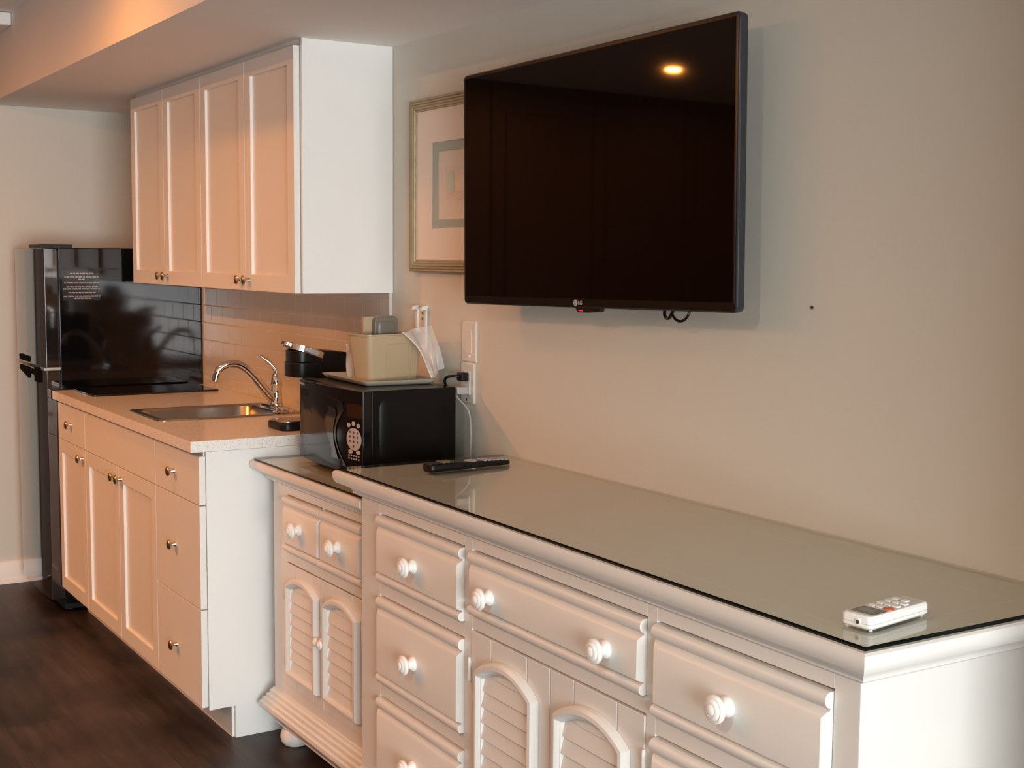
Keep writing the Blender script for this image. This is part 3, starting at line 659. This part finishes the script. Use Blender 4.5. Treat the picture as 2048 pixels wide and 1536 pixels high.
# thin bag liner hanging over the rim
def sheet(fn, nu, nv):
    b = MB(); vs = [fn(i/nu, j/nv) for i in range(nu+1) for j in range(nv+1)]
    b.add(vs, [(i*(nv+1)+j, (i+1)*(nv+1)+j, (i+1)*(nv+1)+j+1, i*(nv+1)+j+1) for i in range(nu) for j in range(nv)]); return b
def bag1(u, v):
    # v: down, u: across
    a = Vector((.402,-.150,1.2435)).lerp(Vector((.388,-.056,1.262)), u)
    e = Vector((.434,-.068,1.112)).lerp(Vector((.428,-.036,1.140)), u)
    p = a.lerp(e, v); p.z += .012*math.sin(PI*v) ; p.x += .008*math.sin(9*u+5*v) + .012*math.sin(PI*v); p.y += .004*math.sin(14*u)
    return tuple(p)
bg = thing('plastic_bag', 'thin clear plastic bag liner draped over the ivory bin rim', 'bag', (.39,-.10,1.112))
sb = part('sheet', sheet(bag1, 14, 18), BAG, bg)
part('hem', MB().tube([bag1(0,k/18) for k in range(19)], .0016, 6), WHITEP, bg)
def bag2(u, v):
    p = Vector((.268,-.262,1.205)).lerp(Vector((.262,-.215,1.205)), u).lerp(Vector((.284,-.262,1.112)).lerp(Vector((.262,-.205,1.112)), u), v)
    p.x += .005*math.sin(8*u+6*v) - .010*math.sin(PI*v); return tuple(p)
part('sheet', sheet(bag2, 8, 12), BAG, bg)

# ------------------------------------------------------------------ wall fittings
wb = thing('wall_bracket', 'small white hanging bracket with two prongs on the wall above the bin', 'bracket', (.245,0,1.205))
part('back_plate', MB().box(.214, .283, -.004, -.0002, 1.190, 1.306), WALL, wb)
for x in (.216, .270):
    b = MB().box(x, x+.013, -.010, -.0002, 1.190, 1.300); b.prism([(-.0002,1.300),(-.010,1.300),(-.018,1.302),(-.024,1.298),(-.024,1.306),(-.016,1.312),(-.0002,1.313)], 'x', x, x+.013)
    part('prong', b, WHITEP, wb, bev=.001)
for z in (1.291, 1.274): part('screw', MB().lathe([(.004,0),(.004,.002),(0,.003)], (.252,-.004,z), (0,-1,0), 12), STEEL, wb)

def plate(x0, x1, z0, z1):
    return MB().rings([[(x,-.0003,z) for x,z in rrect(x0,x1,z0,z1,.004,3)], [(x,-.004,z) for x,z in rrect(x0,x1,z0,z1,.004,3)], [(x,-.0065,z) for x,z in rrect(x0+.003,x1-.003,z0+.003,z1-.003,.004,3)]])
p1 = thing('blank_cover', 'blank almond wall plate above the electrical outlet', 'wall plate', (.527,0,1.163))
part('plate', plate(.490,.567,1.1635,1.279), PLATE, p1, ang=25)
part('rocker', MB().box(.510,.545,-.008,-.006,1.188,1.255), PLATE, p1, bev=.001)
part('latch', MB().lathe([(.005,0),(.004,.004),(0,.005)], (.534,-.0065,1.180), (0,-1,0), 12), PLATE, p1)
p2 = thing('electrical_outlet', 'almond electrical outlet plate with two plugs beside the microwave', 'outlet', (.522,0,1.047))
part('plate', plate(.485,.558,1.0465,1.1620), PLATE, p2, ang=25)
part('receptacle', MB().box(.505,.539,-.009,-.006,1.071,1.138), WHITEP, p2, bev=.001)
part('screw', MB().lathe([(.0035,0),(.003,.0015),(0,.002)], (.522,-.0065,1.056), (0,-1,0), 12), STEEL, p2)
pl = thing('power_plug', 'black power plug and cord in the top socket of the outlet', 'plug', (.522,-.01,1.122))
part('plug_body', MB().box(.506,.536,-.033,-.0085,1.110,1.134), BLACKP, pl, bev=.004, seg=3)
part('cord', MB().tube(smoothpath([(.520,-.032,1.122),(.514,-.047,1.124),(.496,-.058,1.120),(.474,-.052,1.104),(.462,-.034,1.078),(.462,-.024,1.02),(.47,-.022,.93),(.47,-.022,.862)],6), .0042, 10), BLACKP, pl)
pl = thing('power_plug', 'grey power plug with thin grey cord in the lower outlet socket', 'plug', (.522,-.01,1.083))
part('plug_body', MB().box(.507,.537,-.047,-.0085,1.074,1.094), GREYP, pl, bev=.003)
part('cord', MB().tube(smoothpath([(.522,-.046,1.082),(.534,-.046,1.066),(.562,-.026,1.03),(.566,-.020,.98),(.564,-.020,.91),(.560,-.020,.862)],6), .0026, 8), GREYP, pl)

single('picture_nail', MB().lathe([(.0016,0),(.0034,.002),(.0034,.003),(0,.0035)], (1.8517,-.0003,1.3637), (0,-1,0), 12), INK, 'tiny dark picture nail in the bare wall beside the television', 'nail', (1.8517,0,1.3637))

# ------------------------------------------------------------------ framed picture
pf = thing('framed_picture', 'framed paper collage with sage mat half hidden behind the television', 'picture', (.5,0,1.41))
px0, px1, pz0, pz1 = .193, .842, 1.4135, 1.9165
fb = MB(); FWd = .036
prf = [(0,-.001),(0,-.018),(.003,-.0205),(.006,-.019),(.007,-.0175),(.010,-.0205),(.013,-.0205),(.015,-.018),(.018,-.0205),(.021,-.020),(.023,-.017),(.026,-.018),(.029,-.0175),(.031,-.013),(.034,-.013),(FWd,-.008),(FWd,-.001)]
fb.rings([[(px0+d,y,pz0+d),(px1-d,y,pz0+d),(px1-d,y,pz1-d),(px0+d,y,pz1-d)] for d,y in prf], cap0=False, cap1=False)
part('frame', fb, GOLDF, pf, ang=25)
def window_board(x0,x1,z0,z1,u0,u1,w0,w1,yf,yb):
    return MB().rings([[(x,yb,z) for x,z in ((x0,z0),(x1,z0),(x1,z1),(x0,z1))],[(x,yf,z) for x,z in ((x0,z0),(x1,z0),(x1,z1),(x0,z1))],[(x,yf,z) for x,z in ((u0,w0),(u1,w0),(u1,w1),(u0,w1))],[(x,yb,z) for x,z in ((u0,w0),(u1,w0),(u1,w1),(u0,w1))]], cap0=False, cap1=False)
part('mat_board', window_board(px0+.034,px1-.034,pz0+.034,pz1-.034,.3185,.7165,1.5405,1.7865,-.0095,-.0075), MATB, pf)
part('inner_mat', window_board(.30,.735,1.52,1.805,.349,.686,1.5645,1.7605,-.0074,-.0055), MATG, pf)
part('paper', MB().box(.335,.70,-.0053,-.004,1.55,1.775), PAPER, pf)
def torn(x0,x1,z0,z1,y,j,seed):
    rnd = random.Random(seed); pts = []
    for (a,b_,c,d_) in ((x0,z0,x1,z0),(x1,z0,x1,z1),(x1,z1,x0,z1),(x0,z1,x0,z0)):
        for k in range(7): t = k/7; pts.append((a+(c-a)*t+rnd.uniform(-j,j), b_+(d_-b_)*t+rnd.uniform(-j,j)))
    return MB().prism(pts, 'y', y-.0008, y)
part('collage_border', torn(.394,.642,1.620,1.716,-.0054,.0035,3), PINKP, pf)
part('collage_piece', torn(.410,.442,1.637,1.700,-.0063,.003,4), GREENP, pf)
part('collage_piece', torn(.449,.560,1.640,1.698,-.0063,.003,5), PEACHP, pf)

# ------------------------------------------------------------------ television
tv = thing('television', 'large black flat television on the wall above the dresser', 'television', (0,0,0), local=True)
tv.matrix_world = Matrix.Translation((.708,-.1253,1.3345)) @ Matrix.Rotation(.025, 4, 'Z') @ Matrix.Rotation(-.0145, 4, 'Y')
TW, TH, TD = 1.034, .592, .026
ob = rrect(0,TW,0,TH,.012,5)
b = MB()
def tvr(d, y, r): return [(x,y,z) for x,z in rrect(d,TW-d,d,TH-d,r,5)]
b.rings([tvr(.010,TD,.008), tvr(.0015,TD-.004,.012), tvr(0,.010,.012), tvr(0,.0035,.012), tvr(.0022,.0006,.011), tvr(.004,0,.010)])
part('frame', b, [BEZSIDE], tv, ang=35)
fp = MB().rings([[(x,-.0006,z) for x,z in rrect(.003,TW-.003,.003,TH-.003,.009,5)], [(x,-.0016,z) for x,z in rrect(.0045,TW-.0045,.004,TH-.004,.008,5)],
   [(.010,-.0016,.020),(.010,-.0016,.020)]*0 or [(x,-.0016,z) for x,z in rrect(.0105,TW-.0105,.0205,TH-.0105,.001,5)], [(x,-.0004,z) for x,z in rrect(.0105,TW-.0105,.0205,TH-.0105,.001,5)]], cap0=False)
part('bezel', fp, BEZEL, tv, ang=30)
part('screen', MB().box(.0108, TW-.0108, -.00115, -.0002, .0208, TH-.0108), SCREEN, tv)
part('back_housing', MB().box(.12, TW-.12, TD-.002, TD+.030, .05, .40), BLACKP, tv, bev=.01)
part('wall_mount', MB().box(.36,.68, TD+.03, .108, .16, .36).box(.40,.42, TD+.02, .06, .10, .45).box(.62,.64, TD+.02, .06, .10, .45), BLACKP, tv)
part('edge_strip', MB().box(.0047, .0070, -.0022, -.001, .022, TH-.012), BEZSIDE, tv)
part('edge_strip', MB().box(TW-.0064, TW-.0040, -.0022, -.001, .018, TH-.008), BEZSIDE, tv)
rc = part('receiver', MB().prism([(.490,.001),(.587,.001),(.582,-.0085),(.540,-.0105),(.502,-.0105)], 'y', .001, .016), BLACKP, tv, bev=.001)
part('standby_light', MB().box(.507,.522,-.0005,.002,-.0075,-.0045), LED, rc)
lg = part('logo', MB().lathe([(.0075,0),(.0075,.0006)], (.497,-.0016,.0115), (0,-1,0), 20).lathe([(.0066,.0005),(.0066,.0007)], (.497,-.0016,.0115), (0,-1,0), 20), GREYT, tv)
lettering('logo_letters', 'LG', .0135, GREYT, tv, Matrix.Translation((.5065,-.0017,.0070)) @ FRONT)
lm = MB().box(.4958,.4965,-.0029,-.0022,.0085,.0145).box(.4958,.4990,-.0029,-.0022,.0082,.0089).lathe([(.0010,.0007),(.0010,.0012)], (.4935,-.0017,.0135), (0,-1,0), 8)
part('logo_face', lm, INK, lg)
cb = MB().tube(smoothpath([(1.462,-.030,1.40),(1.464,-.055,1.352),(1.474,-.066,1.334),(1.488,-.068,1.328),(1.497,-.064,1.340),(1.497,-.05,1.37)],6), .0038, 8)
cb.tube(smoothpath([(1.497,-.05,1.37),(1.500,-.066,1.342),(1.512,-.068,1.328),(1.530,-.068,1.3235),(1.548,-.068,1.330),(1.556,-.064,1.346),(1.555,-.045,1.38)],6), .0030, 8)
single('tv_cable', cb, BLACKP, 'black cable loops hanging below the television', 'cable', (1.51,-.06,1.33))

# ------------------------------------------------------------------ remote controls
rm = thing('remote_control', 'long black television remote lying on the dresser near the microwave', 'remote control', (.872,-.205,.9262), math.radians(4), local=True)
# local: x across, y along (front end at -y)
hw = [(-.125,.0195,.019),(-.118,.0225,.0215),(-.05,.0225,.0205),(0,.0215,.0175),(.03,.0205,.0165),(.09,.0205,.0150),(.112,.0190,.0130),(.118,.0150,.0100)]
b = MB()
def rsec(y, w, h): return [(x,y,z) for x,z in ((-w*.72,0),(w*.72,0),(w,.35*h),(w,.80*h),(w*.82,h),(-w*.82,h),(-w,.80*h),(-w,.35*h))]
b.rings([rsec(*q) for q in hw]); part('case', b, BLACKP, rm, bev=.001, ang=30)
kb = MB(); kg = MB()
def hat(y):
    for (y0,_,h0),(y1,_,h1) in zip(hw,hw[1:]):
        if y0 <= y <= y1: return h0+(h1-h0)*(y-y0)/(y1-y0)
    return .015
for i in range(3):
    for y in (.105,.092,.079,.066,.053,.040): kb.prism([(x+(-.013+.013*i),yy) for x,yy in rrect(-.005,.005,y-.0045,y+.0045,.002,2)], 'z', hat(y)-.0006, hat(y)+.0022)
    for y in (-.060,-.072,-.084): kg.prism([(x+(-.013+.013*i),yy) for x,yy in rrect(-.0048,.0048,y-.0035,y+.0035,.002,2)], 'z', hat(y)-.0006, hat(y)+.002)
kb.lathe([(.017,0),(.017,.0185),(.014,.0195),(.0,.0193)], (0,.005,0), n=24)
part('keys', kb, GREYT, rm); part('keys', kg, mat('olive_keys', (.20,.17,.08), .4, var=.1), rm)

ra = thing('remote_control', 'small white air conditioner remote with red button on dresser corner', 'remote control', (2.406,-.389,.9254), math.radians(8), local=True)
b = MB(); w2, l2 = .0265, .074
b.rings([[(x,y,.003) for x,y in rrect(-w2+.003,w2-.003,-l2+.003,l2-.003,.007)], [(x,y,.006) for x,y in rrect(-w2,w2,-l2,l2,.008)], [(x,y,.0195) for x,y in rrect(-w2,w2,-l2,l2,.008)], [(x,y,.0225) for x,y in rrect(-w2+.0025,w2-.0025,-l2+.0025,l2-.0025,.007)]])
part('case', b, WHITEP, ra, ang=35)
part('face_plate', MB().prism(rrect(-w2+.0045,w2-.0045,-.066,.068,.004), 'z', .0224, .0228), mat('pale_grey_face', (.60,.58,.55), .4, var=.02), ra)
part('display', MB().prism(rrect(-.0205,.0205,-.060,-.026,.003), 'z', .0227, .0234), LCD, ra, bev=.0003)
part('display_glass', MB().prism(rrect(-.014,.012,-.053,-.034,.001), 'z', .0233, .0236), mat('pale_lcd', (.20,.19,.165), .25, var=.02), ra)
for x, y in ((-.012,-.014),(.001,-.014),(-.012,.006),(.001,.006),(.014,.006),(-.012,.026),(.001,.026),(.014,.026),(-.012,.044),(.004,.044)):
    part('button', MB().prism(rrect(x-.0055,x+.0055,y-.0052,y+.0052,.002,3), 'z', .0227, .0252), WHITEP, ra, bev=.0006)
part('power_button', MB().lathe([(.0078,.0227),(.0078,.0245),(.006,.0252),(0,.0252)], (.0155,-.015,0), n=20), REDB, ra, label='round red power button')
part('sensor', MB().lathe([(.0055,0),(.0055,.0008),(.004,.0012)], (.004,-l2,.0125), (0,-1,0), 16).lathe([(.0030,.0006),(.0030,.002),(0,.0026)], (.004,-l2,.0125), (0,-1,0), 12, m=1), [WHITEP, INK], ra)
part('seam', MB().rings([[(x,y,.0108) for x,y in rrect(-w2-.0003,w2+.0003,-l2-.0003,l2+.0003,.008)], [(x,y,.0114) for x,y in rrect(-w2-.0003,w2+.0003,-l2-.0003,l2+.0003,.008)]]), GREYP, ra)
for x in (-.020,.020):
    for y in (-.066,.062): part('foot', MB().lathe([(.003,.0008),(.0035,.0035)], (x,y,0), n=10), WHITEP, ra)

# ------------------------------------------------------------------ overhead fittings and curtain
single('ceiling_bracket', MB().box(-2.20, -1.815, -.80, -.7266, 2.352, 2.402), WHITEP, 'small white box where the dropped soffit meets the ceiling, top left', 'ceiling fitting', (-2.0,-.76,2.352), bev=.006, seg=3)
LP = ((-.15,-1.215),(-1.36,-2.70),(.08,-2.70),(-1.36,-4.15),(.08,-4.15),(3.0,-2.70))  # the last, paler one is added fill for the right wall and dresser
LPW = (6.5, 52, 8, 38, 3, 26)
LPC = [(1.0, 0.33, 0.05)]*5+[(1.0, 0.86, 0.66)]
WINW, WINC = 268, (0.90, 0.97, 1.0)
BNW, BNC = 170, (1.0, 0.95, 0.88)
dl0 = None
for i, (x, y) in enumerate(LP):
    if dl0 is None:
        o = thing('downlight', 'recessed warm ceiling downlight', 'downlight', (x,y,ZC), group='recessed ceiling downlights')
        ring = part('trim_ring', MB().lathe([(.070,-.0005),(.070,-.004),(.064,-.007),(.044,-.004),(.036,-.0008)], (x,y,ZC), n=32), TRIM, o)
        lens = part('lens', MB().lathe([(.036,-.0005),(.036,-.0025),(0,-.003)], (x,y,ZC), n=32), LAMPE, o)
        dl0 = o
    else:
        o = dl0.copy(); COL.objects.link(o); o.location = (x,y,ZC)
        for ch in (ring, lens): c2 = ch.copy(); COL.objects.link(c2); c2.parent = o
cu = []
for k in range(61):
    t = k/60; cu.append((2.80+.028*math.sin(t*PI*9), -.03-.27*t))
cur = MB().prism(cu+[(x+.004,y) for x,y in cu[::-1]], 'z', .02, 2.07)
single('occluder_curtain', cur, CURT, 'taupe curtain added out of view to shade the dresser end', 'occluder_curtain', (2.80,-.16,.02), ang=60)  # unseen occluder, added so daylight falls off towards the wall

bd = thing('bounce_bed', 'unseen white added bed across the room from the dresser', 'bounce_bed', (.9,-3.4,0))  # out of view, added as a white reflector for the ceiling and fronts
part('bed_base', MB().box(-.12, 1.92, -4.40, -2.42, .06, .30), WOODD, bd, bev=.01)
part('duvet', MB().prism(rrect(-.16, 1.96, -4.42, -2.38, .10, 6), 'z', .26, .62), LINEN, bd, bev=.06, seg=4)
for y in (-3.95, -2.88): part('pillow', MB().prism(rrect(1.35, 1.86, y-.34, y+.34, .09, 6), 'z', .615, .74), LINEN, bd, bev=.05, seg=4)
for x in (-.06, 1.86):
    for y in (-4.34, -2.48): part('leg', MB().box(x-.03, x+.03, y-.03, y+.03, 0, .07), WOODD, bd)

# ------------------------------------------------------------------ light
def area(name, loc, rot, sx, sy, power, col, shape='RECTANGLE', spread=None):
    l = bpy.data.lights.new(name, 'AREA'); l.shape = shape; l.size = sx
    if shape == 'RECTANGLE': l.size_y = sy
    l.energy = power; l.color = col
    if spread: l.spread = spread
    o = bpy.data.objects.new(name, l); COL.objects.link(o); o.location = loc; o.rotation_euler = rot; return o
area('window_daylight', (XR-.02, (WY0+WY1)/2, (WZ0+WZ1)/2), (0, PI/2, 0), WZ1-WZ0-.1, WY1-WY0-.1, WINW, WINC)
area('upward_fill', (XR-.03, (WY0+WY1)/2, .75), (0, PI/2+.75, 0), 1.2, WY1-WY0-.1, BNW, BNC)  # added fill aimed upward from the window to lift the ceiling
for i, (x, y) in enumerate(LP):
    area('downlight_glow', (x, y, ZC-.012), (0,0,0), (.15, .06, .15, .10, .10, .15)[i], .1, LPW[i], LPC[i], 'DISK', 2.85 if i == 0 else None)
wd = bpy.data.worlds.new('World'); S.world = wd; wd.use_nodes = True
nt = wd.node_tree; bg_ = nt.nodes['Background']
sky = nt.nodes.new('ShaderNodeTexSky'); sky.sky_type = 'HOSEK_WILKIE'; sky.turbidity = 4
nt.links.new(sky.outputs[0], bg_.inputs['Color']); bg_.inputs['Strength'].default_value = 0.5

# ------------------------------------------------------------------ camera
cam = bpy.data.cameras.new('Camera'); co = bpy.data.objects.new('Camera', cam); COL.objects.link(co)
YAW, PIT, ROL, F = 1.0082, -.0948, .0082, 2635.7
fw = Vector((-math.sin(YAW)*math.cos(PIT), math.cos(YAW)*math.cos(PIT), math.sin(PIT)))
r0 = fw.cross(Vector((0,0,1))).normalized(); u0 = r0.cross(fw)
r = r0*math.cos(ROL)+u0*math.sin(ROL); u = u0*math.cos(ROL)-r0*math.sin(ROL)
co.matrix_world = Matrix(((r.x,u.x,-fw.x,3.7235),(r.y,u.y,-fw.y,-1.8757),(r.z,u.z,-fw.z,1.454),(0,0,0,1)))
cam.sensor_width = 36; cam.lens = F/2048*36; cam.clip_start = .01
S.camera = co
S.view_settings.view_transform = 'Standard'; S.view_settings.look = 'None'; S.view_settings.gamma = 1.0; S.view_settings.use_curve_mapping = False
S.view_settings.exposure = 0.0
